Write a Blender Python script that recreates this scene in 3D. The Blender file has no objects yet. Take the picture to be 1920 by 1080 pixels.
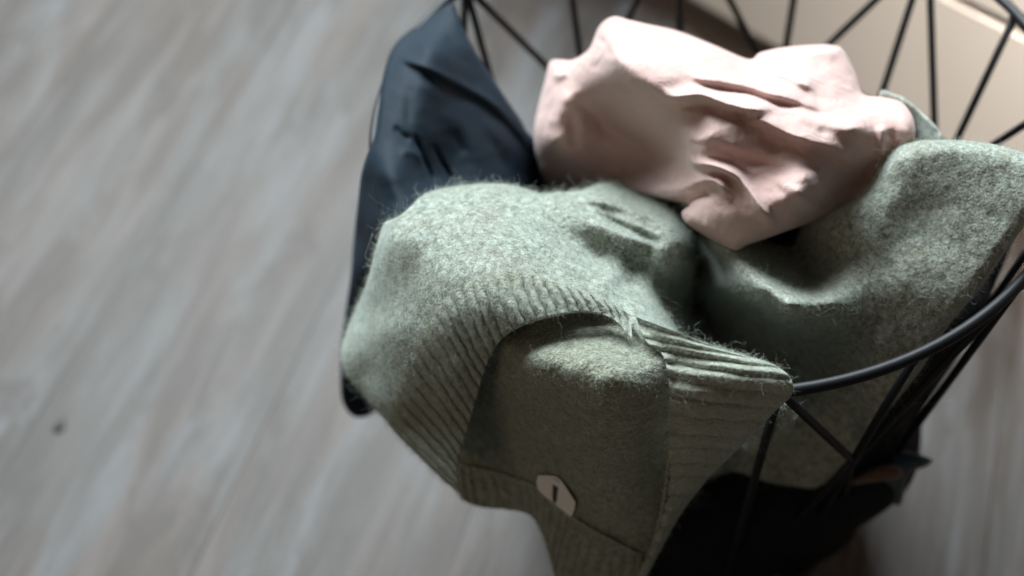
import bpy, bmesh, math
import numpy as np
from mathutils import Vector, Matrix

# ------------------------------------------------------------------ camera, world, light
F = 2667.0
PITCH, ROLL = math.radians(50), math.radians(6)
CAM = np.array([0.0, 0.0, 0.9673])
FW = np.array([0, math.cos(PITCH), -math.sin(PITCH)])
R0 = np.array([1.0, 0, 0]); D0 = np.cross(FW, R0)
RT = math.cos(ROLL) * R0 + math.sin(ROLL) * D0
DN = -math.sin(ROLL) * R0 + math.cos(ROLL) * D0

sc = bpy.context.scene
cd = bpy.data.cameras.new('camera'); cam = bpy.data.objects.new('camera', cd)
sc.collection.objects.link(cam); sc.camera = cam
cam.matrix_world = Matrix(((RT[0], -DN[0], -FW[0], CAM[0]), (RT[1], -DN[1], -FW[1], CAM[1]),
                           (RT[2], -DN[2], -FW[2], CAM[2]), (0, 0, 0, 1)))
cd.sensor_width = 36; cd.lens = 36 * F / 1920
cd.clip_start = 0.02; cd.clip_end = 50
cd.dof.use_dof = True; cd.dof.focus_distance = 0.722; cd.dof.aperture_fstop = 3.4

w = bpy.data.worlds.new('World'); sc.world = w; w.use_nodes = True
w.node_tree.nodes['Background'].inputs[0].default_value = (1.0, 0.93, 0.86, 1)
w.node_tree.nodes['Background'].inputs[1].default_value = 0.058

def area(name, loc, target, size, power, col):
    l = bpy.data.lights.new(name, 'AREA'); l.shape = 'RECTANGLE'; l.size, l.size_y = size
    l.energy = power; l.color = col
    o = bpy.data.objects.new(name, l); sc.collection.objects.link(o)
    o.location = loc
    o.rotation_euler = (Vector(target) - Vector(loc)).to_track_quat('-Z', 'Y').to_euler()
    return o
area('window_light', (-0.30, 2.55, 2.40), (0.1, 0.6, 0.3), (2.9, 1.7), 325, (0.86, 0.96, 1.0))
cl = area('cabinet_fill_light', (0.60, 0.15, 1.30), (0.72, 1.08, 0.14), (.3, .3), 9, (1.0, 0.95, 0.90)); cl.data.spread = math.radians(38)  # added fill that brightens the cabinet front; no known lamp hangs there
area('room_light', (-1.5, -1.3, 1.7), (0.1, 0.6, 0.3), (1.0, 1.0), 5.5, (1.0, 0.74, 0.50))

sc.view_settings.view_transform = 'Standard'; sc.view_settings.look = 'None'
sc.view_settings.exposure = 0.0; sc.view_settings.gamma = 1.0
sc.cycles.use_denoising = True
sc.cycles.max_bounces = 8

rng = np.random.default_rng(7)

# ------------------------------------------------------------------ helpers: photo ray -> place
def ray(x, y):
    x = np.asarray(x, float); y = np.asarray(y, float)
    return FW + (x[..., None] - 960) / F * RT + (y[..., None] - 540) / F * DN
def at(x, y, z):                      # world point on the sight line at height z (metres)
    d = ray(x, y); t = (np.asarray(z, float) - CAM[2]) / d[..., 2]
    return CAM + d * t[..., None]
def depth_at(x, y, z):
    d = ray(x, y); return (np.asarray(z, float) - CAM[2]) / d[..., 2]
def at_depth(x, y, dep):
    return CAM + ray(x, y) * np.asarray(dep, float)[..., None]

def tag(o, label=None, cat=None, group=None, kind=None):
    if label: o['label'] = label
    if cat: o['category'] = cat
    if group: o['group'] = group
    if kind: o['kind'] = kind
    return o
def empty(name, loc, label, cat):
    o = bpy.data.objects.new(name, None); sc.collection.objects.link(o)
    o.location = loc; o.empty_display_size = 0.05
    return tag(o, label, cat)
def mesh_obj(name, V, Fc, mat, parent=None, smooth=True):
    me = bpy.data.meshes.new(name)
    V = np.asarray(V, float)
    if parent is not None:
        V = V - np.array(parent_origin(parent))
    me.from_pydata(V.tolist(), [], [tuple(int(i) for i in f) for f in Fc])
    me.update()
    if smooth: me.polygons.foreach_set('use_smooth', [True] * len(me.polygons))
    me.materials.append(mat)
    o = bpy.data.objects.new(name, me); sc.collection.objects.link(o)
    if parent is not None: o.parent = parent
    return o
def parent_origin(p):
    v = Vector((0, 0, 0))
    while p is not None:
        v = v + p.location; p = p.parent
    return v

def cr(pts, n, closed=False):         # Catmull-Rom through points, n samples, even arc length
    P = np.asarray(pts, float)
    if closed: Q = np.vstack([P[-1], P, P[0], P[1]]); m = len(P)
    else: Q = np.vstack([2 * P[0] - P[1], P, 2 * P[-1] - P[-2]]); m = len(P) - 1
    out = []
    k = 24
    t = np.linspace(0, 1, k, endpoint=False)[:, None]
    for i in range(m):
        a, b, c, d = Q[i:i + 4]
        out.append(0.5 * (2 * b + (c - a) * t + (2 * a - 5 * b + 4 * c - d) * t ** 2 + (3 * b - a - 3 * c + d) * t ** 3))
    out.append(P[:1] if closed else P[-1:])
    D = np.vstack(out)
    s = np.r_[0, np.cumsum(np.linalg.norm(np.diff(D[:, :2], axis=0), axis=1))]
    q = np.linspace(0, s[-1], n, endpoint=not closed)
    return np.stack([np.interp(q, s, D[:, j]) for j in range(D.shape[1])], -1)

def tps(ctrl, sm=0.0):                # thin plate spline of view depth over the sight lines
    C = np.asarray(ctrl, float); X = C[:, :2] / 300.0
    v = depth_at(C[:, 0], C[:, 1], C[:, 2] / 100)
    def K(A, B):
        r2 = ((A[:, None] - B[None]) ** 2).sum(-1); return 0.5 * r2 * np.log(r2 + 1e-12)
    n = len(C); Pm = np.c_[np.ones(n), X]
    M = np.block([[K(X, X) + sm * np.eye(n), Pm], [Pm.T, np.zeros((3, 3))]])
    co = np.linalg.solve(M, np.r_[v, 0, 0, 0])
    def f(px, py):
        Y = np.c_[px, py] / 300.0
        return K(Y, X) @ co[:n] + np.c_[np.ones(len(Y)), Y] @ co[n:]
    return f

def lumps(px, py, scale, seed, n=26): # smooth random undulation in -1..1
    g = np.random.default_rng(seed); out = np.zeros(len(px))
    for i in range(n):
        a = g.uniform(0, 2 * math.pi); k = 2 * math.pi / scale * g.uniform(.6, 1.7)
        out += math.sqrt(2 / n) * np.cos(k * (px * math.cos(a) + py * math.sin(a)) + g.uniform(0, 6.3)) * .6
    return out

def inside(px, py, poly):
    res = np.zeros(len(px), bool)
    x0, y0 = poly[:, 0], poly[:, 1]; x1, y1 = np.roll(x0, -1), np.roll(y0, -1)
    for a, b, c, d in zip(x0, y0, x1, y1):
        if b == d: continue
        m = ((b > py) != (d > py)) & (px < (c - a) * (py - b) / (d - b) + a)
        res ^= m
    return res

SHARP = [2.0]
def stroke_val(px, py, st):
    pts, wl, wr, h = st[:4]; t0 = st[4] if len(st) > 4 else .2; t1 = st[5] if len(st) > 5 else .2
    P = cr(pts, 70); T = np.gradient(P, axis=0)
    x0, y0 = P.min(0) - 3 * max(wl, wr); x1, y1 = P.max(0) + 3 * max(wl, wr)
    idx = np.where((px > x0) & (px < x1) & (py > y0) & (py < y1))[0]
    if not len(idx): return np.zeros(len(px))
    dx = px[idx, None] - P[None, :, 0]; dy = py[idx, None] - P[None, :, 1]
    d2 = dx * dx + dy * dy; j = d2.argmin(1); d = np.sqrt(d2[np.arange(len(j)), j])
    s = T[j, 0] * dy[np.arange(len(j)), j] - T[j, 1] * dx[np.arange(len(j)), j]   # >0: right of travel (photo y down)
    ww = np.where(s > 0, wr, wl)
    # blend the two widths near the ends so that no tear appears
    u = j / 69.0
    tp = np.ones(len(j))
    if t0 > 0: tp *= np.clip(u / t0, 0, 1) ** 1.0
    if t1 > 0: tp *= np.clip((1 - u) / t1, 0, 1) ** 1.0
    tp = tp * tp * (3 - 2 * tp)
    out = np.zeros(len(px)); out[idx] = h * tp * np.exp(-(np.sqrt(d * d + 2.0) / ww) ** SHARP[0])
    return out

def smooth_poly(poly, step=5):
    P = np.asarray(poly, float); L = np.linalg.norm(np.diff(np.vstack([P, P[:1]]), axis=0), axis=1).sum()
    return cr(P, int(L / step), closed=True)

class Field: pass
def field(name, poly, ctrl, strokes, mat, parent, step=3.0, edge=18, edge_d=1.0, noise=(), skirt=1.2, sharp=None, sm=0.0, keep=None):
    """cloth sheet: outline and height controls give a surface in the place; folds are raised as strokes"""
    pol = smooth_poly(poly)
    x0, y0 = pol.min(0) - step; x1, y1 = pol.max(0) + step
    xs = np.arange(x0, x1 + step, step); ys = np.arange(y0, y1 + step, step)
    X, Y = np.meshgrid(xs, ys); nx, ny = len(xs), len(ys)
    px, py = X.ravel().copy(), Y.ravel().copy()
    ins = inside(px, py, pol)
    I = np.arange(nx * ny).reshape(ny, nx)
    Q = np.stack([I[:-1, :-1], I[1:, :-1], I[1:, 1:], I[:-1, 1:]], -1).reshape(-1, 4)
    Q = Q[ins[Q].any(1)]
    used = np.unique(Q); remap = -np.ones(nx * ny, int); remap[used] = np.arange(len(used))
    px, py, ins = px[used], py[used], ins[used]; Q = remap[Q]
    dist = np.empty(len(px)); near = np.empty((len(px), 2))
    for a in range(0, len(px), 4000):
        dd = (px[a:a + 4000, None] - pol[None, :, 0]) ** 2 + (py[a:a + 4000, None] - pol[None, :, 1]) ** 2
        j = dd.argmin(1); best = None
        for k in (-1, 0):               # exact distance to the two neighbouring segments
            A = pol[(j + k) % len(pol)]; B = pol[(j + k + 1) % len(pol)]; AB = B - A
            P = np.c_[px[a:a + 4000], py[a:a + 4000]]
            t = np.clip(((P - A) * AB).sum(1) / ((AB ** 2).sum(1) + 1e-9), 0, 1)[:, None]; C = A + AB * t
            d = np.linalg.norm(P - C, axis=1)
            if best is None: best = d; bc = C
            else: m = d < best; best = np.where(m, d, best); bc = np.where(m[:, None], C, bc)
        dist[a:a + 4000] = best; near[a:a + 4000] = bc
    out = ~ins
    px[out], py[out] = near[out, 0], near[out, 1]; dist[out] = 0
    f = tps(ctrl, sm)
    relief = lambda x, y: sum([stroke_val(x, y, s) for s in strokes], np.zeros(len(x))) + sum([a * lumps(x, y, s, sd) for a, s, sd in noise], np.zeros(len(x)))
    dep = f(px, py) - relief(px, py) / 100
    t = np.clip(dist / edge, 0, 1)
    dep = dep + edge_d / 100 * (1 - np.sqrt(np.clip(1 - (1 - t) ** 2, 0, 1)))
    V = at_depth(px, py, dep)
    # skirt: the border turns back underneath
    E = np.concatenate([Q[:, [0, 1]], Q[:, [1, 2]], Q[:, [2, 3]], Q[:, [3, 0]]])
    key = np.sort(E, 1); u, inv, cnt = np.unique(key, axis=0, return_inverse=True, return_counts=True)
    BE = E[cnt[inv.ravel()] == 1]
    bv = np.unique(BE); bm_ = -np.ones(len(px), int); bm_[bv] = np.arange(len(bv)) + len(px)
    cx, cy = px[bv], py[bv]
    nrm = np.zeros((len(px), 2)); 
    for a, b in BE:
        tx, ty = px[b] - px[a], py[b] - py[a]; l = math.hypot(tx, ty) + 1e-9
        n_ = np.array([ty, -tx]) / l; nrm[a] += n_; nrm[b] += n_
    n2 = nrm[bv]; n2 /= np.linalg.norm(n2, axis=1)[:, None] + 1e-9
    # inward direction: test one
    tst = inside(cx + n2[:, 0] * 6, cy + n2[:, 1] * 6, pol)
    sgn = 1 if tst.mean() > .5 else -1
    ix, iy = cx + sgn * n2[:, 0] * 7, cy + sgn * n2[:, 1] * 7
    V2 = at_depth(ix, iy, dep[bv] + skirt / 100)
    SQ = np.c_[BE[:, 1], BE[:, 0], bm_[BE[:, 0]], bm_[BE[:, 1]]]
    VV = np.vstack([V, V2]); FF = np.vstack([Q, SQ])
    o = mesh_obj(name, VV, FF, mat, parent)
    # orient to camera
    me = o.data
    pn = np.array(me.polygons[len(Q) // 2].normal)
    if pn @ ray(np.array(px.mean()), np.array(py.mean())) > 0: me.flip_normals()
    r = Field(); r.o = o; r.V = V; r.Q = Q; r.f = lambda x, y: f(x, y) - relief(x, y) / 100; r.px = px; r.py = py
    return r

def band(name, O, I, nrib, mat, parent, over=None, gap=.12, nu=None, nv=26, amp=0.07, pre=0.0, curl=1.0, off=0.0, mids=None, fade=.25, wob=1.0, seed=1, phase=0., irr=1):
    """ribbed knit band between a stitch line O and a free edge I (both lists of x, y, height cm)"""
    nu = nu or nrib * 18
    g = np.random.default_rng(seed)
    def conv(L):
        L = np.asarray(L, float); return np.c_[L[:, :2], depth_at(L[:, 0], L[:, 1], L[:, 2] / 100)]
    o = cr(conv(O), nu); i = cr(conv(I), nu)
    v = np.linspace(0, 1, nv)
    G = np.empty((nv, nu, 3))
    for k, t in enumerate(v):
        G[k] = o * (1 - t) + i * t
        G[k, :, 2] -= (0.25 * 4 * t * (1 - t)) * pre / 100
    if over is not None:
        for fn in over:
            b = fn(G[:, :, 0].ravel(), G[:, :, 1].ravel()).reshape(nv, nu) - gap / 100
            dlt = G[:, :, 2] - b; G[:, :, 2] -= np.logaddexp(0, dlt / .0012) * .0012
    u = np.linspace(0, 1, nu)
    ph = u * nrib + phase + irr*.10 * np.sin(u * 21 + seed) + irr*.07 * np.sin(u * 47 + seed * 2)
    rib = np.zeros((nv, nu))
    for k, t in enumerate(v):
        wv = ph + wob * (.10 * np.sin(t * 5 + u * 9) + .05 * np.sin(t * 17 + u * 31))
        c = np.abs(np.cos(math.pi * wv)) ** 0.7
        rib[k] = amp * (c - .6) * min(1, (t + .04) / fade if fade else 1)
    wn = (0.035 * np.sin(u * 60 + seed) + 0.02 * np.sin(u * 131)) 
    G[:, :, 2] -= rib / 100 + off / 100
    G[:, :, 2] -= (wn[None] * v[:, None]) / 100
    # the edge curls back under
    rows = [at_depth(G[k, :, 0], G[k, :, 1], G[k, :, 2]) for k in range(nv)]
    back = G[-4]; e = G[-1]
    dirv = (e[:, :2] - back[:, :2]); dirv /= np.linalg.norm(dirv, axis=1)[:, None] + 1e-9
    for a, b in ((1.6, .06), (2.6, .16), (2.4, .30), (0, .42), (-6, .5), (-16, .5)):
        rows.append(at_depth(e[:, 0] + dirv[:, 0] * a, e[:, 1] + dirv[:, 1] * a, e[:, 2] + b * curl / 100))
    V = np.array(rows); nr = len(rows)
    Id = np.arange(nr * nu).reshape(nr, nu)
    Q = np.stack([Id[:-1, :-1], Id[1:, :-1], Id[1:, 1:], Id[:-1, 1:]], -1).reshape(-1, 4)
    ob = mesh_obj(name, V.reshape(-1, 3), Q, mat, parent)
    pn = np.array(ob.data.polygons[len(Q) // 3].normal)
    if pn @ ray(np.array(960.), np.array(540.)) > 0: ob.data.flip_normals()
    r = Field(); r.o = ob; r.V = V[:nv].reshape(-1, 3)
    r.Q = Q[:(nv - 1) * (nu - 1)]; r.G = G
    return r

def tube(name, P, rad, mat, parent, seg=10, closed=False, rads=None, caps=True):
    P = np.asarray(P, float); n = len(P)
    T = np.gradient(P, axis=0) if not closed else (np.roll(P, -1, 0) - np.roll(P, 1, 0))
    T /= np.linalg.norm(T, axis=1)[:, None]
    up = np.array([0, 0, 1.0]) if abs(T[0, 2]) < .9 else np.array([1.0, 0, 0])
    N = np.empty_like(P); b = np.cross(T[0], up); b /= np.linalg.norm(b); prev = b
    for i in range(n):
        prev = prev - T[i] * (prev @ T[i]); prev /= np.linalg.norm(prev); N[i] = prev
    B = np.cross(T, N); a = np.linspace(0, 2 * math.pi, seg, endpoint=False)
    rr = np.full(n, rad) if rads is None else rads
    V = P[:, None] + rr[:, None, None] * (np.cos(a)[None, :, None] * N[:, None] + np.sin(a)[None, :, None] * B[:, None])
    Fc = []
    for i in range(n if closed else n - 1):
        j = (i + 1) % n
        for k in range(seg):
            l = (k + 1) % seg; Fc.append((i * seg + k, i * seg + l, j * seg + l, j * seg + k))
    if not closed and caps: Fc += [tuple(range(seg))[::-1], tuple((n - 1) * seg + k for k in range(seg))]
    return mesh_obj(name, V.reshape(-1, 3), Fc, mat, parent)

# ------------------------------------------------------------------ materials
class NT:
    def __init__(s, name):
        s.m = bpy.data.materials.new(name); s.m.use_nodes = True; s.t = s.m.node_tree
        s.b = s.t.nodes['Principled BSDF']; s.out = s.t.nodes['Material Output']
    def n(s, typ, **kw):
        x = s.t.nodes.new(typ)
        for k, v in kw.items():
            if k.startswith('_'): setattr(x, k[1:], v)
            else: x.inputs[k.replace('__', ' ')].default_value = v
        return x
    def l(s, a, b): s.t.links.new(a, b)
    def noise(s, vec, scale, detail=4, rough=.55, dist=0.):
        x = s.n('ShaderNodeTexNoise', Scale=scale, Detail=detail, Roughness=rough, Distortion=dist)
        s.l(vec, x.inputs['Vector']); return x.outputs['Fac']
    def ramp(s, fac, stops):
        x = s.n('ShaderNodeValToRGB'); e = x.color_ramp.elements
        while len(e) < len(stops): e.new(.5)
        for k, (p, c) in zip(e, stops): k.position = p; k.color = (*c, 1)
        s.l(fac, x.inputs['Fac']); return x.outputs['Color']
    def mix(s, fac, a, b, mode='MIX'):
        x = s.n('ShaderNodeMix', _data_type='RGBA', _blend_type=mode)
        for i, v in ((0, fac), (6, a), (7, b)):
            if hasattr(v, 'links') or hasattr(v, 'is_linked'): s.l(v, x.inputs[i])
            elif isinstance(v, tuple): x.inputs[i].default_value = (*v, 1)
            else: x.inputs[i].default_value = v
        return x.outputs[2]
    def math(s, op, a, b=0.0):
        x = s.n('ShaderNodeMath', _operation=op)
        for i, v in enumerate((a, b)):
            if hasattr(v, 'is_linked'): s.l(v, x.inputs[i])
            else: x.inputs[i].default_value = v
        return x.outputs[0]
    def bump(s, h, dist, strength=1.0, normal=None):
        x = s.n('ShaderNodeBump', Strength=strength, Distance=dist); s.l(h, x.inputs['Height'])
        if normal is not None: s.l(normal, x.inputs['Normal'])
        return x.outputs['Normal']
    def obj(s): return s.n('ShaderNodeTexCoord').outputs['Object']

def wool(name, dark, light, yarn=True, sheen=.5, bd=.0013, lo=.34, hi=.68):
    k = NT(name); c = k.obj()
    n1 = k.noise(c, 900, 3, .7); n2 = k.noise(c, 260, 4, .65, .6); n3 = k.noise(c, 40, 3)
    f = k.math('ADD', k.math('MULTIPLY', n1, .45), k.math('MULTIPLY', n2, .55))
    col = k.ramp(f, [(lo, dark), (hi, light)])
    col = k.mix(k.ramp(n3, [(.35, (0, 0, 0)), (.7, (1, 1, 1))]), col, k.mix(.28, col, (.20, .15, .09)))
    k.l(col, k.b.inputs['Base Color']); k.b.inputs['Roughness'].default_value = .95
    k.b.inputs['Specular IOR Level'].default_value = .1
    k.b.inputs['Sheen Weight'].default_value = sheen; k.b.inputs['Sheen Roughness'].default_value = .55
    k.b.inputs['Sheen Tint'].default_value = (.80, .94, .93, 1)
    v = k.n('ShaderNodeTexVoronoi', Scale=620, _feature='SMOOTH_F1'); k.l(c, v.inputs['Vector'])
    h = k.math('ADD', k.math('MULTIPLY', n1, .6), k.math('ADD', k.math('MULTIPLY', n2, .6), k.math('MULTIPLY', v.outputs['Distance'], -.5)))
    k.l(k.bump(h, bd, .9), k.b.inputs['Normal'])
    return k.m
M_WOOL = wool('sage_wool', (.155, .160, .110), (.51, .55, .465))
M_WOOLB = wool('sage_wool_felted', (.100, .104, .072), (.51, .56, .50), bd=.0008, lo=.39, hi=.64)
M_WOOLIN = wool('sage_wool_knit', bd=.0026, lo=.41, hi=.61, dark=(.125, .13, .088), light=(.42, .455, .36))

def fibre(name, a, b):
    k = NT(name); h = k.n('ShaderNodeHairInfo')
    k.l(k.mix(h.outputs['Random'], a, b), k.b.inputs['Base Color'])
    k.b.inputs['Roughness'].default_value = .7; k.b.inputs['Specular IOR Level'].default_value = .2
    tr = k.n('ShaderNodeBsdfTranslucent'); k.l(k.mix(h.outputs['Random'], a, b), tr.inputs['Color'])
    mx = k.n('ShaderNodeMixShader', Fac=.4); k.l(k.b.outputs[0], mx.inputs[1]); k.l(tr.outputs[0], mx.inputs[2])
    k.l(mx.outputs[0], k.out.inputs['Surface']); return k.m
M_FIB = fibre('wool_fibre', (.28, .30, .22), (.70, .77, .71))
M_FIBB = fibre('wool_fibre_dark', (.24, .24, .16), (.62, .64, .54))

def cloth(name, base, var, rough=.85, sheen=.2, weave=1400, tint=(1, .95, .95), spec=.2, fold=(0.0012, 60), wv=.0003):
    k = NT(name); c = k.obj()
    n = k.noise(c, 26, 5); n2 = k.noise(c, weave, 2)
    col = k.mix(n, base, var)
    col = k.mix(k.math('MULTIPLY', n2, .25), col, (base[0] * .6, base[1] * .6, base[2] * .6))
    k.l(col, k.b.inputs['Base Color']); k.b.inputs['Roughness'].default_value = rough
    k.b.inputs['Sheen Weight'].default_value = sheen; k.b.inputs['Sheen Tint'].default_value = (*tint, 1)
    k.b.inputs['Specular IOR Level'].default_value = spec
    nf = k.noise(c, fold[1], 4, .5, .8)
    b1 = k.bump(nf, fold[0] * 3, .6)
    k.l(k.bump(n2, wv, .6, b1), k.b.inputs['Normal'])
    k.b.inputs['Subsurface Weight'].default_value = 0
    return k.m
M_PINK = cloth('pink_jersey', (.57, .385, .35), (.62, .435, .40), sheen=.25)
M_NAVY = cloth('navy_satin', (.004, .012, .021), (.008, .019, .031), rough=.7, sheen=.03, tint=(.5, .7, 1), spec=.2, fold=(.0004, 38))
M_BLACK = cloth('black_cotton', (.006, .006, .008), (.010, .010, .013), rough=.9, sheen=.0, tint=(.5, .6, .9), spec=.2, fold=(.004, 30))
M_RUST = cloth('rust_cotton', (.08, .038, .022), (.11, .055, .032), rough=.85)
M_TEAL = cloth('teal_navy_cotton', (.02, .045, .065), (.03, .06, .085), rough=.8)
M_TAG = cloth('tag_tape', (.88, .86, .82), (.92, .90, .86), rough=.6, weave=2600, fold=(.0004, 300), sheen=.1)
M_TAGW = cloth('tag_highlight', (.62, .64, .70), (.7, .72, .76), rough=.5, weave=2600)  # pale colour for the highlight painted on the tag
M_INK = cloth('tag_ink', (.02, .022, .016), (.03, .03, .024), rough=.7, weave=2600)

k = NT('black_powder_coat'); c = k.obj()
k.b.inputs['Base Color'].default_value = (.005, .0055, .008, 1); k.b.inputs['Roughness'].default_value = .5; k.b.inputs['Specular IOR Level'].default_value = .35
k.l(k.bump(k.noise(c, 1800, 3), .0002, .5), k.b.inputs['Normal']); M_WIRE = k.m

# oak-grey laminate
k = NT('grey_washed_oak'); tc = k.n('ShaderNodeTexCoord'); oi = k.n('ShaderNodeObjectInfo')
off = k.n('ShaderNodeVectorMath', _operation='MULTIPLY_ADD')
cmb = k.n('ShaderNodeCombineXYZ'); 
for i in range(3): k.l(k.math('MULTIPLY', oi.outputs['Random'], (7.3, 13.1, 3.7)[i]), cmb.inputs[i])
add = k.n('ShaderNodeVectorMath', _operation='ADD'); k.l(tc.outputs['Object'], add.inputs[0]); k.l(cmb.outputs[0], add.inputs[1])
def mp(sx, sy):
    m = k.n('ShaderNodeMapping'); m.inputs['Scale'].default_value = (sx, sy, 1); k.l(add.outputs[0], m.inputs['Vector']); return m.outputs[0]
big = k.noise(mp(2.2, 9), 1.0, 3, .55, .8)
mid = k.math('ADD', k.math('MULTIPLY', k.noise(mp(4.5, 30), 1.0, 6, .66, .7), .65), k.math('MULTIPLY', k.noise(mp(3.5, 95), 1.0, 4, .6, .3), .35))
fine = k.noise(mp(30, 700), 1.0, 4, .7)
rough_b = k.noise(mp(7, 20), 1.0, 5, .65, .6)
col = k.ramp(mid, [(.40, (.034, .026, .021)), (.50, (.068, .060, .055)), (.60, (.108, .107, .111))])
bigm = k.ramp(big, [(.42, (0, 0, 0)), (.56, (1, 1, 1))])
col = k.mix(bigm, k.mix(1.0, col, (.92, .76, .66), 'MULTIPLY'), col)
col = k.mix(k.math('MULTIPLY', fine, .30), col, (.10, .088, .08))
spot = k.ramp(rough_b, [(.36, (1, 1, 1)), (.44, (0, 0, 0))])
col = k.mix(k.math('MULTIPLY', spot, .75), col, (.045, .034, .028))
vo = k.n('ShaderNodeTexVoronoi', Scale=1.0); k.l(mp(5.2, 10), vo.inputs['Vector'])
knot = k.ramp(vo.outputs['Distance'], [(.05, (1, 1, 1)), (.15, (0, 0, 0))])
knot = k.math('MULTIPLY', knot, k.ramp(k.noise(mp(3, 6), 1.0, 1), [(.50, (0, 0, 0)), (.54, (1, 1, 1))]))
col = k.mix(k.math('MULTIPLY', knot, .75), col, (.07, .055, .045))
k.l(col, k.b.inputs['Base Color']); k.l(k.math('ADD', k.math('MULTIPLY', mid, .3), .32), k.b.inputs['Roughness'])
k.b.inputs['Specular IOR Level'].default_value = .25
k.l(k.bump(k.math('ADD', fine, mid), .0008, .4), k.b.inputs['Normal']); M_OAK = k.m

def paint(name, colr, rough):
    k = NT(name); c = k.obj(); n = k.noise(c, 9, 4)
    k.l(k.mix(n, colr, tuple(v * .9 for v in colr)), k.b.inputs['Base Color']); k.b.inputs['Roughness'].default_value = rough
    k.l(k.bump(k.noise(c, 240, 3), .0004, .3), k.b.inputs['Normal']); return k.m
M_CREAM = paint('cream_lacquer', (.74, .66, .575), .28)
M_PLINTH = paint('brown_plinth', (.21, .155, .115), .6)
M_GAP = paint('floor_underlay', (.03, .026, .022), .9)

# ------------------------------------------------------------------ floor
AZ = math.radians(68.5)
U = np.array([math.cos(AZ), math.sin(AZ)]); Nn = np.array([math.sin(AZ), -math.cos(AZ)])
floor = mesh_obj('floor', [(-3, -1.5, -.012), (4, -1.5, -.012), (4, 5, -.012), (-3, 5, -.012)], [(0, 1, 2, 3)], M_GAP)
tag(floor, kind='structure')
J = at(1865, 868, 0.)[:2] @ Nn          # joint seen at lower right
PW, PL = 0.193, 2.6
pm = None
for i in range(-8, 7):
    for j in range(-2, 4):
        if pm is None:
            bm = bmesh.new(); bmesh.ops.create_cube(bm, size=1)
            bmesh.ops.scale(bm, vec=(PL - .0002, PW - .0003, .010), verts=bm.verts)
            bmesh.ops.bevel(bm, geom=[e for e in bm.edges], offset=.0003, segments=1, affect='EDGES')
            pm = bpy.data.meshes.new('plank'); bm.to_mesh(pm); bm.free(); pm.materials.append(M_OAK)
        o = bpy.data.objects.new('plank', pm); sc.collection.objects.link(o); o.parent = floor
        cn = J + (i + .5) * PW; cu = (j + ((i * 0.382) % 1.0)) * PL
        p = cn * Nn + cu * U
        o.location = (p[0], p[1], -.005); o.rotation_euler = (0, 0, AZ)

M_KNOT = paint('dark_knot', (.028, .020, .016), .6)
kc = at(112, 800, 0.)
kv = [(kc[0] + r_ * (1 + .18 * math.sin(3 * a_ + 1)) * (math.cos(a_) * U[0] * 1.7 - math.sin(a_) * U[1]), kc[1] + r_ * (1 + .18 * math.sin(3 * a_ + 1)) * (math.cos(a_) * U[1] * 1.7 + math.sin(a_) * U[0]), .0006) for r_ in (.0042,) for a_ in np.linspace(0, 2 * math.pi, 17)[:-1]]
mesh_obj('knot', kv + [(x, y, -.002) for x, y, z in kv], [tuple(range(16))] + [(i, i + 16, (i + 1) % 16 + 16, (i + 1) % 16) for i in range(16)], M_KNOT, floor)

# ------------------------------------------------------------------ cabinet at the back
A_ = at(1198, 0, 0.); B_ = at(1390, 112, 0.)
d = (B_ - A_)[:2]; d /= np.linalg.norm(d); nb = np.array([-d[1], d[0]])   # nb: away from the viewer
if nb[1] < 0: nb = -nb
cab = empty('cabinet', (A_[0], A_[1], 0), 'cream lacquered low cabinet on a brown plinth, blurred behind the basket', 'cabinet')
def cbox(name, u0, u1, n0, n1, z0, z1, mat, bev=.002, par=cab):
    bm = bmesh.new(); bmesh.ops.create_cube(bm, size=1)
    for v in bm.verts:
        u = u0 if v.co.x < 0 else u1; n = n0 if v.co.y < 0 else n1; z = z0 if v.co.z < 0 else z1
        v.co = (d[0] * u + nb[0] * n, d[1] * u + nb[1] * n, z)
    bmesh.ops.recalc_face_normals(bm, faces=bm.faces)
    bmesh.ops.bevel(bm, geom=list(bm.edges), offset=bev, segments=2, affect='EDGES')
    me = bpy.data.meshes.new(name); bm.to_mesh(me); bm.free(); me.materials.append(mat)
    o = bpy.data.objects.new(name, me); sc.collection.objects.link(o); o.parent = par; return o
cbox('plinth', -.25, 1.6, 0.0, .10, 0, .062, M_PLINTH)
cbox('body', -.25, 1.6, .012, .36, .064, .30, M_CREAM)
cbox('drawer_front', -.25, 1.6, -.016, .009, .056, .2035, M_CREAM, .0025)
cbox('drawer_front', -.25, 1.6, -.016, .009, .2105, .299, M_CREAM, .0025)
cbox('top', -.26, 1.61, -.02, .37, .302, .322, M_CREAM, .003)

# ------------------------------------------------------------------ wire basket
BC = np.array([.1275, .6074]); RZ, RR, RB = .380, .200, .124
def cone(th, s):
    t = np.radians(th); R = RR + (RB - RR) * s
    R = R * (1 + .06 * (1 - s) * np.exp(-((((th - 40) + 180) % 360 - 180) / 62) ** 2))
    return np.stack([BC[0] + R * np.cos(t), BC[1] + R * np.sin(t), RZ - (RZ - .006) * s + 0 * t], -1)
bk = empty('wire_basket', (BC[0], BC[1], 0), 'round black wire laundry basket filled with clothes on the grey wood floor', 'basket')
th = np.linspace(0, 360, 145)[:-1]
tube('rim', cone(th, 0 * th), .0033, M_WIRE, bk, 14, closed=True)
tube('base_ring', cone(th, 0 * th + 1), .0032, M_WIRE, bk, 12, closed=True)
ev = [-90, -46, -4, 39, 86, 133, 178, 224]
od = [(ev[i] + (ev[i + 1] if i < 7 else ev[0] + 360)) / 2 for i in range(8)]; od[0] = -69
def rod(a, b, name='rod', r=.0025):
    a = np.array(a); b = np.array(b); t = np.linspace(0, 1, 6)[:, None]
    tube(name, a + (b - a) * t, r, M_WIRE, bk, 10)
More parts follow.
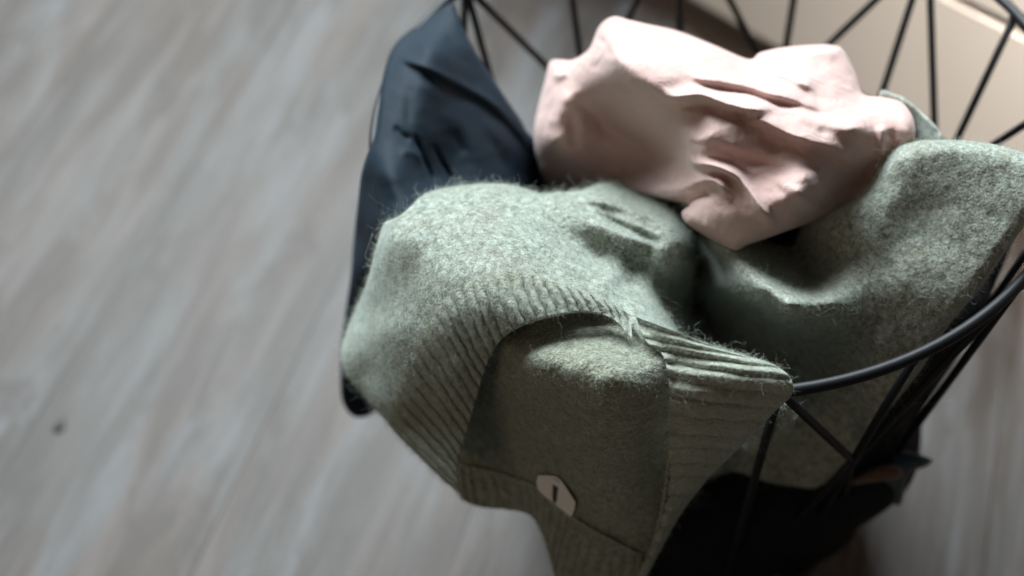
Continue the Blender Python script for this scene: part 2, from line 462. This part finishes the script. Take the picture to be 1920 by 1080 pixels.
for t in ev + od: rod(cone(t, .004), cone(t, 1.), 'upright_rod')
SM = .36
for i in range(8):
    e0 = ev[i]; e1 = ev[i + 1] if i < 7 else ev[0] + 360
    for e in (e0, e1):
        s = .0022 / RR * 57.3 * (1 if e == e0 else -1)
        rod(cone(e + s, .01), cone(od[i], SM), 'brace_rod')
        rod(cone(od[i], SM), cone(e, .99), 'brace_rod')
def bead(p, r=.0036):
    bm = bmesh.new(); bmesh.ops.create_icosphere(bm, subdivisions=2, radius=r)
    for v in bm.verts: v.co *= 1 + .18 * math.sin(v.co.x * 2100 + v.co.z * 1700 + p[0] * 900)
    me = bpy.data.meshes.new('weld_bead'); bm.to_mesh(me); bm.free(); me.materials.append(M_WIRE)
    me.polygons.foreach_set('use_smooth', [True] * len(me.polygons))
    o = bpy.data.objects.new('weld_bead', me); sc.collection.objects.link(o); o.parent = bk
    o.location = Vector(p) - bk.location
for t in ev: bead(cone(t, .012))
for t in od: bead(cone(t, SM), .0034); bead(cone(t, .01), .003)
for t in (0, 45, 90, 135):
    a = cone(t, 1.); b = cone(t + 180, 1.); rod(a, b, 'base_rod', .0025)

# ------------------------------------------------------------------ green sweater
sw = empty('green_sweater', (BC[0], BC[1], 0), 'fuzzy sage green wool sweater with ribbed hem draped over the front of the basket', 'sweater')
body_poly = [(640,662),(651,618),(668,577),(689,527),(706,462),(722,412),(742,387),(775,370),(830,354),(895,345),(960,347),(1010,362),
 (1048,360),(1085,358),(1140,340),(1220,325),(1320,335),(1420,385),(1449,438),(1490,424),(1533,404),(1570,390),(1603,372),(1630,345),(1650,312),(1672,284),(1700,268),
 (1760,262),(1850,268),(1925,290),(1962,330),(1950,380),(1915,430),(1880,480),(1830,550),(1785,602),(1755,648),(1722,700),(1672,762),
 (1622,822),(1592,858),(1562,892),(1528,914),(1480,914),(1400,911),(1340,912),(1300,905),(1270,860),(1250,800),(1225,720),(1200,650),
 (1170,612),(1135,592),(1095,586),(1040,592),(985,603),(940,625),(910,665),(893,710),(870,770),(855,820),(846,870),(842,908),
 (818,887),(775,845),(732,798),(701,763),(678,736),(650,702)]
body_ctrl = [(640,660,31),(665,585,32.5),(692,522,36),(712,452,38.6),(728,425,39.2),(745,395,39.0),(770,450,40.3),(800,368,39.3),(895,347,39),(1000,362,38.6),
 (800,470,40),(880,440,41),(950,460,41),(900,390,40.3),(1000,440,40),(1050,510,40),(1100,555,40.2),(1180,600,39.8),(1000,545,41),(920,530,41.3),
 (850,540,40.4),(780,560,38.6),(720,620,35.6),(690,700,31.6),(740,750,32),(800,690,35.6),(860,640,38.2),(780,800,30),(840,800,31.5),(840,880,29),
 (1150,520,38.8),(1200,570,38.6),(1250,622,38),(1275,650,37),(1330,600,24),(1305,575,24.5),(1320,680,24),(1290,640,31),
 (1060,440,38.9),(1120,492,38.3),(1170,530,37.7),(1092,401,38.6),(1148,427,38),(1222,465,37.2),(1272,500,36.4),(1180,500,37),(1240,548,35.2),(1290,590,28.5),
 (1060,372,38.4),(1130,380,37.6),(1200,402,37.4),(1259,425,37),(1281,455,36.3),(1284,500,35),(1200,345,30),(1280,370,28),(1290,415,31),
 (1295,460,33),(1310,500,30),(1340,452,36.2),(1390,490,36.9),(1430,540,37.8),(1480,574,38),(1560,565,37.2),(1430,440,32.5),(1480,480,33.6),(1550,430,36.4),
 (1600,382,38.6),(1640,350,39.4),(1680,290,41),(1760,268,42),(1850,275,42.4),(1925,300,42.6),(1960,340,42.4),(1800,350,40.8),(1700,400,38.8),(1600,480,36.4),(1510,520,34.8),(1930,400,41),
 (1850,500,38.4),(1775,600,35.6),(1690,520,37),(1620,570,35.6),(1560,620,33.8),(1700,650,33.5),(1640,730,30.5),(1500,640,30.4),(1430,610,30),
 (1380,560,33),(1340,545,31),(1380,640,25.5),(1420,700,25.5),(1500,740,26.5),(1580,790,26.5),(1540,890,20.5),(1450,880,20),(1380,880,19),(1340,905,18.5),(1300,800,22),(1260,740,24)]
body_str = [
 ([(1925,400),(1880,470),(1830,542),(1785,594),(1752,640),(1715,694),(1668,752),(1618,812)],5,5,.22,.05,.05),
 ([(1046,362),(1120,374),(1200,396),(1258,420),(1284,456),(1284,510)],18,11,1.4,.3,.25),
 ([(985,366),(1092,408),(1148,432),(1222,464),(1262,470)],9,34,1.1,.6,.2),
 ([(1110,398),(1180,428),(1225,447),(1256,450)],6,6,-.8,.45,.35),
 ([(1300,440),(1350,462),(1400,508),(1440,552),(1490,574),(1560,566),(1640,545)],24,44,1.0,.2,.5),
 ([(1390,455),(1450,498),(1520,530),(1600,505)],24,22,-.9,.35,.4),
 ([(1300,430),(1307,500),(1303,560),(1290,620)],12,15,-3.0,.3,.3),
 ([(1020,405),(1110,470),(1170,525),(1230,585)],18,14,-.3,.6,.3),
 ([(780,440),(830,490),(850,560)],34,34,.35,.4,.4),
 ([(960,400),(1040,470),(1110,540)],30,40,.45,.4,.3),
 ([(880,640),(840,720),(800,800)],30,30,.3,.4,.4),
 ([(1560,640),(1600,700),(1590,780),(1540,850)],26,26,-.6,.3,.3),
 ([(1660,600),(1640,680),(1590,760)],24,24,.5,.3,.3),
 ([(1440,700),(1480,800),(1520,870)],22,22,.7,.3,.2),
 ([(1380,760),(1420,830),(1470,890)],18,18,-.6,.3,.2),
 ([(1700,330),(1640,430),(1560,500)],40,40,.5,.3,.4),
]
body = field('body', body_poly, body_ctrl, body_str, M_WOOLB, sw, step=3.2, edge=26, edge_d=1.5,
             noise=((.045, 100, 3), (.012, 30, 4), (.006, 13, 5)), sm=2e-4, skirt=1.5)

O1 = [(742,812,27),(728,790,29.5),(736,748,31),(752,700,33.2),(768,655,35),(796,604,37.6),(835,558,39.6),(880,526,40.8),(930,510,41.4),(985,513,41.5),(1044,528,41.2),(1095,546,40.8),(1140,566,40.4),(1182,590,40)]
I1 = [(880,944,27.4),(862,918,28.6),(857,882,29.6),(868,828,31.4),(888,758,34),(912,680,37),(938,636,38.8),(972,612,39.8),(1010,598,40.4),(1048,589,40.6),(1090,583,40.6),(1125,588,40.3),(1156,603,39.8),(1186,640,38.8)]
band1 = band('hem_band', O1, I1, 28, M_WOOL, sw, curl=1.6, over=[body.f], amp=.40, pre=.6, off=.30, seed=3, fade=.3)

in_poly = [(835,880),(846,830),(862,780),(884,720),(905,675),(935,630),(970,602),(1020,585),(1090,572),(1150,585),(1195,622),(1225,646),
 (1250,660),(1262,700),(1264,760),(1262,850),(1250,930),(1234,1000),(1210,1062),(1190,1120),(1060,1120),(1043,1076),(1026,1030),(1010,985),(985,960),(940,951),(890,946),(858,925)]
in_ctrl = [(850,900,22),(870,850,24),(900,760,31),(930,680,36),(985,625,38.4),(1060,600,38.8),(1120,600,39.0),(1180,640,39.6),(1240,670,40),
 (1250,740,38.6),(1250,790,36.2),(1250,850,31.2),(1235,950,26.4),(1210,1040,22),(1190,1110,19),(1070,1110,17.5),(1040,1050,19.5),(1000,970,21.5),(930,945,21.5),
 (930,850,26),(940,640,38.4),(1000,670,39.6),(1080,680,40.6),(1160,700,40.8),(1080,735,39.1),(1180,760,38.9),(1000,800,31.5),(1100,805,36),(1180,815,36.2),(1000,890,26.5),(1080,900,28.8),(1170,920,29.2),(1120,1000,23.8)]
inner = field('inner_panel', in_poly, in_ctrl, [([(1030,930),(1100,985),(1195,1034)],5,5,.10,.1,.1),
  ([(960,700),(930,800),(940,900)],34,34,-.8,.3,.3)], M_WOOLIN, sw, step=3, edge=10, edge_d=.6, noise=((.07, 80, 9), (.02, 20, 5)), sm=1e-4)

def on(fn, pts, lift=.0):
    P = np.asarray(pts, float); dep = fn(P[:, 0], P[:, 1]) - lift / 100
    Wp = at_depth(P[:, 0], P[:, 1], dep); return [(x, y, z * 100) for (x, y), z in zip(P[:, :2], Wp[:, 2])]
O2 = on(inner.f, [(858,868),(900,878),(950,890),(1000,908),(1040,940),(1080,972),(1130,1002),(1172,1024),(1206,1040)], .12)
I2 = on(inner.f, [(864,934),(900,948),(950,953),(990,962),(1012,990),(1030,1038),(1050,1095),(1110,1120),(1185,1118)], .14)
band2 = band('hem_band', O2, I2, 19, M_WOOLIN, sw, over=[inner.f], amp=.26, off=.05, seed=5, fade=.2)

S3 = [(1192,594,40.2),(1212,640,39.6),(1240,662,39.3),(1252,700,39.4),(1257,760,38),(1255,830,34),(1249,900,29.8),(1238,968,26.4),(1220,1030,23.2),(1190,1090,20)]
R3 = [(1370,660,39.5),(1436,678,39.8),(1476,704,39.6),(1483,738,38.4),(1446,776,36),(1392,832,32.4),(1330,893,28.4),(1272,968,24.8),(1204,1092,19.6)]
band3 = band('hem_band', S3, R3, 17, M_WOOL, sw, nv=40, over=[body.f, inner.f], amp=.42, pre=4.5, off=.3, seed=8, fade=.06, wob=.7)

# seams
def seam(pts, rad, fn=None, lift=.1):
    P = cr(np.array([(x, y, depth_at(np.array(float(x)), np.array(float(y)), z / 100)) for x, y, z in pts]), 160)
    ph = np.arange(160)
    W = at_depth(P[:, 0] + .8 * np.sin(ph * 1.3), P[:, 1], P[:, 2] - lift / 100)
    tube('seam', W, rad, M_WOOLIN, sw, 8, rads=rad * (1 + .35 * np.sin(ph * 1.9)))
seam([(1216,644,39.6),(1240,660,39.4),(1253,700,38.4),(1258,760,36.4),(1256,830,33.4),(1250,900,30),(1239,968,26.6),(1221,1030,23.4),(1194,1085,20.2)], .0011, lift=.35)
seam(O2[2:], .0006, lift=.05)

# care label stitched at the hem
tg_out = [(1009,891),(1027,891.5),(1043.5,893.5),(1051,899),(1062,915),(1072,931),(1079,942),(1077,955),(1072,968),(1067,966.5),(1055,957),(1045,949.5),(1036,941),(1022,931),(1008,917),(1005.5,904)]
def flat(name, pts, lift, th_, mat, par):
    P = np.asarray(pts, float); n = len(P); c0 = P.mean(0)
    dep = inner.f(P[:, 0], P[:, 1]).mean() + (P - c0) @ GR - lift / 100
    top = at_depth(P[:, 0], P[:, 1], dep); bot = at_depth(P[:, 0], P[:, 1], dep + th_)
    V = np.vstack([top, bot]); Fc = [tuple(range(n))[::-1], tuple(range(n, 2 * n))] + [(i, (i + 1) % n, (i + 1) % n + n, i + n) for i in range(n)]
    return mesh_obj(name, V, Fc, mat, par, smooth=False)
T_ = np.asarray(tg_out); TC = T_.mean(0)
gx = (inner.f(np.array([TC[0] + 20]), np.array([TC[1]])) - inner.f(np.array([TC[0] - 20]), np.array([TC[1]])))[0] / 40
gy = (inner.f(np.array([TC[0]]), np.array([TC[1] + 20])) - inner.f(np.array([TC[0]]), np.array([TC[1] - 20])))[0] / 40
GR = np.array([gx, gy])
def flat2(name, pts, lift, th_, mat, par):
    P = np.asarray(pts, float); n = len(P)
    base = inner.f(np.array([TC[0]]), np.array([TC[1]]))[0]
    dep = base + (P - TC) @ GR - lift / 100 - .00011 * (P[:, 1] - 890) - .0009 * np.exp(-((P[:, 0] - 1041) / 14) ** 2)
    top = at_depth(P[:, 0], P[:, 1], dep); bot = at_depth(P[:, 0], P[:, 1], dep + th_)
    V = np.vstack([top, bot]); Fc = [tuple(range(n))[::-1], tuple(range(n, 2 * n))] + [(i, (i + 1) % n, (i + 1) % n + n, i + n) for i in range(n)]
    return mesh_obj(name, V, Fc, mat, par, smooth=False)
lab = flat2('label_tag', tg_out, .30, .0009, M_TAG, sw); tag(lab, 'small beige woven tag with a dark number one mark')
flat2('printed_mark', [(1036.6,908),(1046.4,914.3),(1045,925),(1042.6,943),(1040,943.5),(1036.2,939),(1036,932),(1035.6,924)], .34, .0004, M_INK, lab)
flat2('highlight_strip', [(1037,895.5),(1044,896),(1051,902),(1048.5,907),(1043,903),(1036.6,900)], .34, .0004, M_TAGW, lab)  # highlight near the tag's top edge, painted as a pale strip

thr = []
for q_ in range(9):
    x_, y_ = [(1012, 921), (1020, 929), (1028, 935), (1046, 950), (1052, 955), (1060, 961), (1066, 966), (1070, 968), (1034, 940)][q_]
    dz_ = inner.f(np.array([x_ * 1.]), np.array([y_ * 1.]))[0] - .0042
    tube('thread', [at_depth(x_ * 1. + dx, y_ * 1. + dy, dz_ + dd) for dx, dy, dd in ((0, -2, 0), (rng.normal(0, 1), 2, .0003), (rng.normal(0, 2), 4 + rng.random() * 3, .0012))], .00022, M_TAG, lab, 5)
# sleeve end seen behind the pink shirt, and the fold hanging inside behind the front rod
field('sleeve', [(1650,172),(1680,177),(1700,186),(1728,210),(1758,240),(1768,266),(1740,290),(1690,290),(1660,230)],
      [(1660,180,38),(1690,186,38.6),(1730,220,38.8),(1760,262,39),(1690,280,36),(1680,230,36.5)], [([(1690,184),(1728,214),(1760,246)],6,5,.3,.1,.1)], M_WOOLB, sw, step=4, edge=10, edge_d=.5)
fold = field('body_fold', [(1446,742),(1470,746),(1484,758),(1486,775),(1478,800),(1462,818),(1440,834),(1415,850),(1395,830),(1400,780)],
      [(1446,745,35),(1480,765,35),(1470,800,33),(1440,828,31.5),(1410,845,30),(1405,790,33)], [], M_WOOL, sw, step=3, edge=14, edge_d=1.0, noise=((.03, 20, 4),))

# wool fuzz: loose fibres standing out of the knit
def fuzz(name, surf, n, length, rad, mat, lay=.9, curl=1.0, sel=None, pts=6, seed=1, lenvar=.5):
    g = np.random.default_rng(seed); V, Q = surf.V, surf.Q
    a, b, c, d_ = (V[Q[:, i]] for i in range(4))
    nr = np.cross(c - a, d_ - b); ar = np.linalg.norm(nr, axis=1); nr = nr / (ar[:, None] + 1e-12)
    cen = (a + c) / 2; toc = CAM - cen; nr *= np.sign((nr * toc).sum(1))[:, None]
    # facing faces carry most of the fuzz
    wgt = ar.copy()
    if sel is not None:
        dd = (cen - CAM) @ FW; px = 960 + F * ((cen - CAM) @ RT) / dd; py = 540 + F * ((cen - CAM) @ DN) / dd
        wgt = wgt * sel(px, py)
    idx = g.choice(len(Q), n, p=wgt / wgt.sum())
    u, v = g.random(n)[:, None], g.random(n)[:, None]
    P = (a[idx] * (1 - u) + b[idx] * u) * (1 - v) + (d_[idx] * (1 - u) + c[idx] * u) * v
    N = nr[idx]; R = g.normal(size=(n, 3)); T = R - N * (R * N).sum(1)[:, None]; T /= np.linalg.norm(T, axis=1)[:, None]
    dirn = N * (1 - lay * g.random(n)[:, None]) + T * lay; dirn /= np.linalg.norm(dirn, axis=1)[:, None]
    L = length * np.exp(g.normal(size=n) * lenvar); ax = g.normal(size=(n, 3)); ax /= np.linalg.norm(ax, axis=1)[:, None]
    K = g.normal(size=n) * curl
    pos = np.empty((n, pts, 3)); pos[:, 0] = P - N * .0004; cur = pos[:, 0].copy()
    for i in range(1, pts):
        dirn = dirn + np.cross(ax, dirn) * K[:, None] * 3.0 / pts + g.normal(size=(n, 3)) * .16 * curl
        nn = (dirn * N).sum(1)[:, None]; dirn = dirn - N * np.minimum(nn, 0) * .7
        dirn /= np.linalg.norm(dirn, axis=1)[:, None]
        cur = cur + dirn * (L / (pts - 1))[:, None]; pos[:, i] = cur
    hc = bpy.data.hair_curves.new(name); hc.add_curves([pts] * n)
    hc.attributes['position'].data.foreach_set('vector', (pos - np.array(parent_origin(sw))).astype(np.float32).ravel())
    ra = hc.attributes.get('radius') or hc.attributes.new('radius', 'FLOAT', 'POINT')
    rv = np.tile(rad * np.linspace(1, .55, pts), n).astype(np.float32); ra.data.foreach_set('value', rv)
    hc.materials.append(mat)
    o = bpy.data.objects.new(name, hc); sc.collection.objects.link(o); o.parent = sw; tag(o, kind='stuff'); return o
near_ = lambda px, py: ((px < 1330)) * 1.0 + (px >= 1330) * .45
fuzz('wool_fuzz', body, 90000, .0034, .000045, M_FIB, lay=1.0, curl=1.3, sel=near_, seed=1)
fuzz('wool_fuzz', band1, 15000, .0026, .000040, M_FIB, lay=1.0, curl=1.4, seed=2)
fuzz('wool_fuzz', band3, 12000, .0026, .000040, M_FIB, lay=1.0, curl=1.4, seed=3)
fuzz('wool_fuzz', inner, 40000, .0024, .000036, M_FIBB, lay=1.0, curl=1.5, seed=4)
fuzz('wool_fuzz', band2, 5000, .0026, .000036, M_FIBB, lay=1.0, curl=1.4, seed=5)
fuzz('wool_fuzz', fold, 2500, .0034, .000045, M_FIB, seed=6)
fuzz('loose_fibre', band3, 260, .008, .000042, M_FIB, lay=.5, curl=4.2, pts=12, seed=7, sel=lambda x, y: np.exp(-((y - (612 + (x - 1190) * .29)) / 22) ** 2))
fuzz('loose_fibre', band1, 420, .006, .000045, M_FIB, lay=.75, curl=3.6, pts=12, seed=8)
fuzz('loose_fibre', inner, 420, .006, .000042, M_FIB, lay=.8, curl=2.6, pts=12, seed=9)
fuzz('loose_fibre', body, 700, .008, .000045, M_FIB, lay=.7, curl=2.2, pts=10, seed=10)

# ------------------------------------------------------------------ pink shirt
pk = empty('pink_shirt', (BC[0], BC[1] + .05, 0), 'pale pink crumpled jersey shirt lying on top of the pile in the basket', 'shirt')
P = lambda L: [(960 + x / 2.25, y / 2.25) for x, y in L]
pink_poly = [(1031,116),(1050,112),(1071,113),(1090,104),(1107,88),(1124,49),(1150,31),(1182,38),(1209,44),(1271,58),(1338,84),(1404,111),(1427,98),(1484,87),(1560,84),(1584,98),(1604,138),(1618,176),
 (1653,182),(1689,191),(1711,218),(1716,255),(1700,288),(1662,328),(1625,374),(1582,398),(1535,412),(1449,443),(1404,459),(1378,471),(1342,453),(1310,435),(1286,418),(1278,398),(1293,383),(1260,376),
 (1182,362),(1107,357),(1049,352),(1018,338),(1004,289),(1001,244),(1009,200),(1022,150)]
pink_ctrl = [(1031,120,37),(1071,120,38.5),(1124,55,41),(1151,35,42),(1271,62,42),(1338,88,42),(1404,115,41),(1484,92,41),(1560,88,41),(1618,178,40.5),(1689,195,41.2),(1716,255,41),(1660,330,37.5),
 (1600,380,36),(1533,404,37),(1449,438,38.4),(1378,468,38),(1342,450,38.2),(1284,405,38),(1182,360,32.8),(1100,352,31.4),(1049,348,31),(1018,335,31),(1006,289,33),(1009,200,35.2),
 (1060,180,38),(1040,260,36),(1100,300,33.6),(1130,220,36.4),(1165,120,43.2),(1200,130,44),(1260,140,44.4),(1300,200,43.4),(1225,210,40.8),(1220,290,35),(1300,280,41.6),(1400,180,43.4),(1400,250,42.9),(1500,180,42.6),(1600,240,42.2),
 (1450,330,41.4),(1400,330,41.4),(1340,340,41),(1550,300,41),(1570,350,38.6),(1350,390,40.2),(1400,420,39.8),(1250,340,35.6),(1480,380,41.2),(1520,350,41.6)]
pink_str = [
 (P([(370,110),(410,200),(500,310),(560,350),(700,400)]),16,12,.45,.2,.3),
 (P([(560,380),(680,410),(800,400),(900,435),(1010,460),(1150,440)]),14,8,.85,.25,.3),
 (P([(680,460),(800,448),(890,490),(1000,500),(1130,485)]),7,12,-.35,.2,.3),
 (P([(700,290),(790,330),(900,345),(1010,365),(1110,400),(1240,430)]),20,8,.7,.25,.25),
 (P([(760,352),(900,378),(1000,395),(1110,432),(1210,450),(1300,478),(1390,478)]),6,9,-.35,.2,.2),
 (P([(1000,255),(1100,300),(1200,340),(1300,390)]),11,8,.6,.2,.3),
 (P([(1050,270),(1110,262),(1180,300),(1250,360)]),8,8,-.35,.3,.3),
 (P([(960,500),(1050,508),(1130,548),(1240,590),(1340,620),(1410,670),(1435,750)]),24,9,.75,.15,.2),
 (P([(1010,560),(1120,620),(1240,690),(1330,750)]),16,18,-.4,.25,.3),
 (P([(725,620),(760,680),(860,700),(950,740),(1010,810),(1060,890),(1130,970)]),9,12,.75,.2,.2),
 (P([(790,665),(880,675),(960,710),(1040,790)]),8,12,-.25,.3,.3),
 (P([(820,725),(890,745),(940,790)]),7,7,-.35,.3,.3),
 (P([(560,800),(700,795),(800,762),(860,765),(900,810),(915,850)]),12,8,.6,.3,.2),
 (P([(640,850),(740,850),(840,805)]),8,9,-.8,.3,.1),
 (P([(250,380),(400,530),(560,610),(700,690),(800,740)]),22,18,-.6,.2,.3),
 (P([(240,470),(260,560),(250,640)]),12,14,-.5,.3,.3),
 (P([(180,560),(190,480),(250,380)]),14,14,.3,.3,.3),
 (P([(1180,780),(1240,850),(1330,900)]),12,12,.35,.3,.3),
 (P([(1230,740),(1280,830),(1350,880)]),12,16,-.3,.3,.3),
 (P([(1560,520),(1562,600),(1560,680)]),8,8,.5,.2,.3),
 (P([(1585,545),(1610,590),(1600,640)]),8,8,-.25,.3,.3),
 (P([(1150,450),(1300,520),(1420,540),(1540,520)]),18,14,.35,.3,.3),
 (P([(1100,620),(1200,660),(1290,700)]),10,10,.15,.3,.3),
 (P([(620,430),(700,540),(820,600),(960,620)]),20,20,.3,.3,.4),
 (P([(740,560),(900,640),(1100,700),(1250,720)]),14,18,-.3,.3,.3),
 (P([(170,300),(200,320),(240,300)]),7,7,.35,.3,.3),
 (P([(330,160),(390,180),(430,260)]),8,8,-.35,.3,.3),
 (P([(1150,200),(1200,300),(1290,370)]),10,10,.22,.3,.3),
 (P([(1350,200),(1400,290),(1440,370)]),12,12,-.15,.3,.3),
]
pink_str = [(a, b * 1.0, c * 1.0, h * 1.3, e, f_) for a, b, c, h, e, f_ in pink_str]
g_ = np.random.default_rng(41)
for q_ in range(46):                      # fine flowing creases of the thin jersey
    x_, y_ = g_.uniform(1140, 1600), g_.uniform(90, 400); a_ = math.radians(g_.normal(24, 13)); L_ = g_.uniform(70, 210); b_ = g_.normal(0, .18)
    pts_ = [(x_ + L_ * t * math.cos(a_ + b_ * t * 3), y_ + L_ * t * math.sin(a_ + b_ * t * 3)) for t in (0, .33, .66, 1)]
    w_ = g_.uniform(4, 9); pink_str.append((pts_, w_, w_ * g_.uniform(.6, 1.4), g_.choice([-1, 1]) * g_.uniform(.03, .09), .45, .45))
SHARP[0] = 1.75
pink = field('shirt_fabric', pink_poly, pink_ctrl, pink_str, M_PINK, pk, step=2.6, edge=20, edge_d=1.4, noise=((.08, 120, 13), (.035, 50, 14), (.012, 26, 15)), sm=2e-4, skirt=9)  # deep hidden skirt added to stop window light passing under the shirt

SHARP[0] = 1.7
# ------------------------------------------------------------------ navy garment on the left
nv = empty('navy_shirt', (BC[0] - .15, BC[1], 0), 'dark navy satin shirt hanging over the left side of the basket behind the sweater', 'shirt')
navy_poly = [(846,5),(815,24),(782,47),(752,70),(735,92),(724,120),(715,160),(708,225),(700,262),(688,290),(677,328),(672,370),(664,440),(657,520),(648,580),(641,640),(638,700),(640,745),(652,772),(670,783),(694,778),(720,755),
 (780,700),(850,560),(960,440),(1075,400),(1065,350),(1048,305),(1020,275),(990,248),(975,222),(950,186),(920,140),(893,98),(868,50),(856,18)]
navy_ctrl = [(846,10,39),(785,58,38.6),(745,95,39.2),(724,150,39.6),(714,225,39.6),(694,290,39),(692,345,37.6),(712,330,39.4),(722,395,38.6),(748,450,38),(680,400,34.5),(664,440,29),(655,520,26),(641,640,21),(638,710,18),(660,778,15.5),(700,765,15.5),(740,700,18),
 (800,90,40.4),(765,130,40.2),(750,200,40),(745,270,39.6),(740,330,39.8),(770,420,39),(860,60,38.8),(900,120,37.5),(950,190,35.5),(998,270,32.5),(1010,350,29.5),(1065,350,27),(850,170,38.6),(850,250,37.5),(830,330,36.8),(920,250,35.8),(940,330,34.3),
 (790,340,38.2),(800,450,38),(900,420,35),(700,420,36),(700,500,30),(760,500,31),(690,620,22),(760,600,26),(960,400,33)]
navy_str = [
 ([(748,118),(800,140),(860,172),(910,200),(960,245),(1000,300)],5,16,-.45,.1,.2),
 ([(744,108),(800,128),(860,158),(915,188),(965,232)],9,4,.3,.1,.2),
 ([(776,248),(790,285),(806,322),(820,352)],4,5,-.5,.2,.2),
 ([(810,266),(826,298),(842,326),(854,346)],4,5,-.5,.2,.2),
 ([(846,238),(858,262),(874,292)],8,8,-.22,.3,.3),
 ([(768,140),(766,200),(764,250)],10,10,-.25,.3,.3),
 ([(790,170),(800,230),(815,290)],16,16,.2,.3,.3),
 ([(860,200),(880,260),(920,330)],18,18,.25,.3,.3),
 ([(905,230),(930,280),(960,340)],14,14,-.3,.3,.3),
 ([(745,290),(770,285),(800,300)],8,10,.3,.3,.3),
 ([(735,235),(755,255),(775,262)],7,7,-.3,.3,.3),
 ([(770,70),(800,80),(850,60)],14,14,.25,.3,.3),
 ([(830,40),(850,90),(890,140)],14,14,-.2,.3,.3),
]
navy_str = [(a, b, c, h * (.75 if abs(h) < .4 else 1), e, f_) for a, b, c, h, e, f_ in navy_str]
field('shirt_fabric', navy_poly, navy_ctrl, navy_str, M_NAVY, nv, step=3, edge=9, edge_d=.6, noise=((.05, 90, 23), (.012, 34, 24)), sm=2e-4, skirt=1.0)

# ------------------------------------------------------------------ dark clothes packed in the lower basket
def wad(name, mat, par, z0, z1, fill, bulges, seed, t0=0, t1=360, nth=150, nz=60, sag=.012):
    g = np.random.default_rng(seed); tt = np.linspace(t0, t1, nth); zz = np.linspace(0, 1, nz)
    TT, ZZ = np.meshgrid(tt, zz); z = z0 + (z1 - z0) * ZZ; s = (RZ - z) / (RZ - .006)
    R = (RR + (RB - RR) * s) * fill
    n = np.zeros_like(R)
    for i in range(16):
        a = g.integers(1, 14); b = g.uniform(1, 14)
        n += g.uniform(.3, 1) * np.cos(np.radians(TT) * a + ZZ * b + g.uniform(0, 6.3)) / (1 + a * .12)
    R = R + n * .0022
    for th0, zc, sh, sz, h in bulges:
        R = R + h * np.exp(-((((TT - th0) + 180) % 360 - 180) / sh) ** 2 - ((z - zc) / sz) ** 2)
    if t1 - t0 < 359: R = R * (1 - .45 * (1 - np.clip(np.minimum(TT - t0, t1 - TT) / 9, 0, 1)) ** 2)
    prof = np.sqrt(np.clip(1 - (2 * ZZ - 1) ** 10, 0, 1))
    R = R * np.clip(prof, .05, 1)
    X = BC[0] + R * np.cos(np.radians(TT)); Y = BC[1] + R * np.sin(np.radians(TT))
    V = np.stack([X, Y, z + n * .0015], -1).reshape(-1, 3); Id = np.arange(nz * nth).reshape(nz, nth)
    Q = np.stack([Id[:-1, :-1], Id[:-1, 1:], Id[1:, 1:], Id[1:, :-1]], -1).reshape(-1, 4)
    return mesh_obj(name, V, Q, mat, par)
dk = empty('black_trousers', (BC[0], BC[1], 0), 'black trousers bundled in the bottom of the basket and pressing against the wires', 'trousers')
wad('trouser_fabric', M_BLACK, dk, .008, .20, .965, [(-38, .11, 34, .055, .023), (-50, .045, 14, .016, .012), (-22, .06, 10, .02, .010)], 3)
wad('trouser_leg', M_BLACK, dk, .15, .335, .955, [(-40, .27, 20, .05, .006)], 5, -66, -12, 90, 60)
# ------------------------------------------------------------------ finishing pieces
rs = empty('rust_top', (BC[0], BC[1], 0), 'rust brown top peeking out between the black clothes low in the basket', 'top')
field('top_fabric', [(1590,900),(1620,886),(1650,874),(1680,873),(1694,884),(1688,897),(1660,901),(1620,906),(1594,910)],
      [(1560,910,18),(1600,890,19.3),(1640,880,20),(1685,878,20.3),(1690,895,19.5),(1650,903,19),(1610,908,18.4)], [([(1580,905),(1630,888),(1690,882)],6,6,.3,.2,.1)], M_RUST, rs, step=3, edge=10, edge_d=.8)
tp = empty('teal_scarf', (BC[0] + .1, BC[1] - .1, 0), 'dark teal scarf corner poking out through the wires low on the right', 'scarf')
field('scarf_corner', [(1680,850),(1712,848),(1740,858),(1749,864),(1735,876),(1712,884),(1700,905),(1690,945),(1676,946),(1660,930),(1655,880)],
      [(1680,850,18.6),(1715,850,18.4),(1746,863,17.6),(1710,884,16.5),(1690,942,12.5),(1662,925,14),(1658,880,17.5)], [([(1670,870),(1710,864),(1744,864)],7,7,.3,.1,.2)], M_TEAL, tp, step=3, edge=9, edge_d=.8, skirt=1.5)
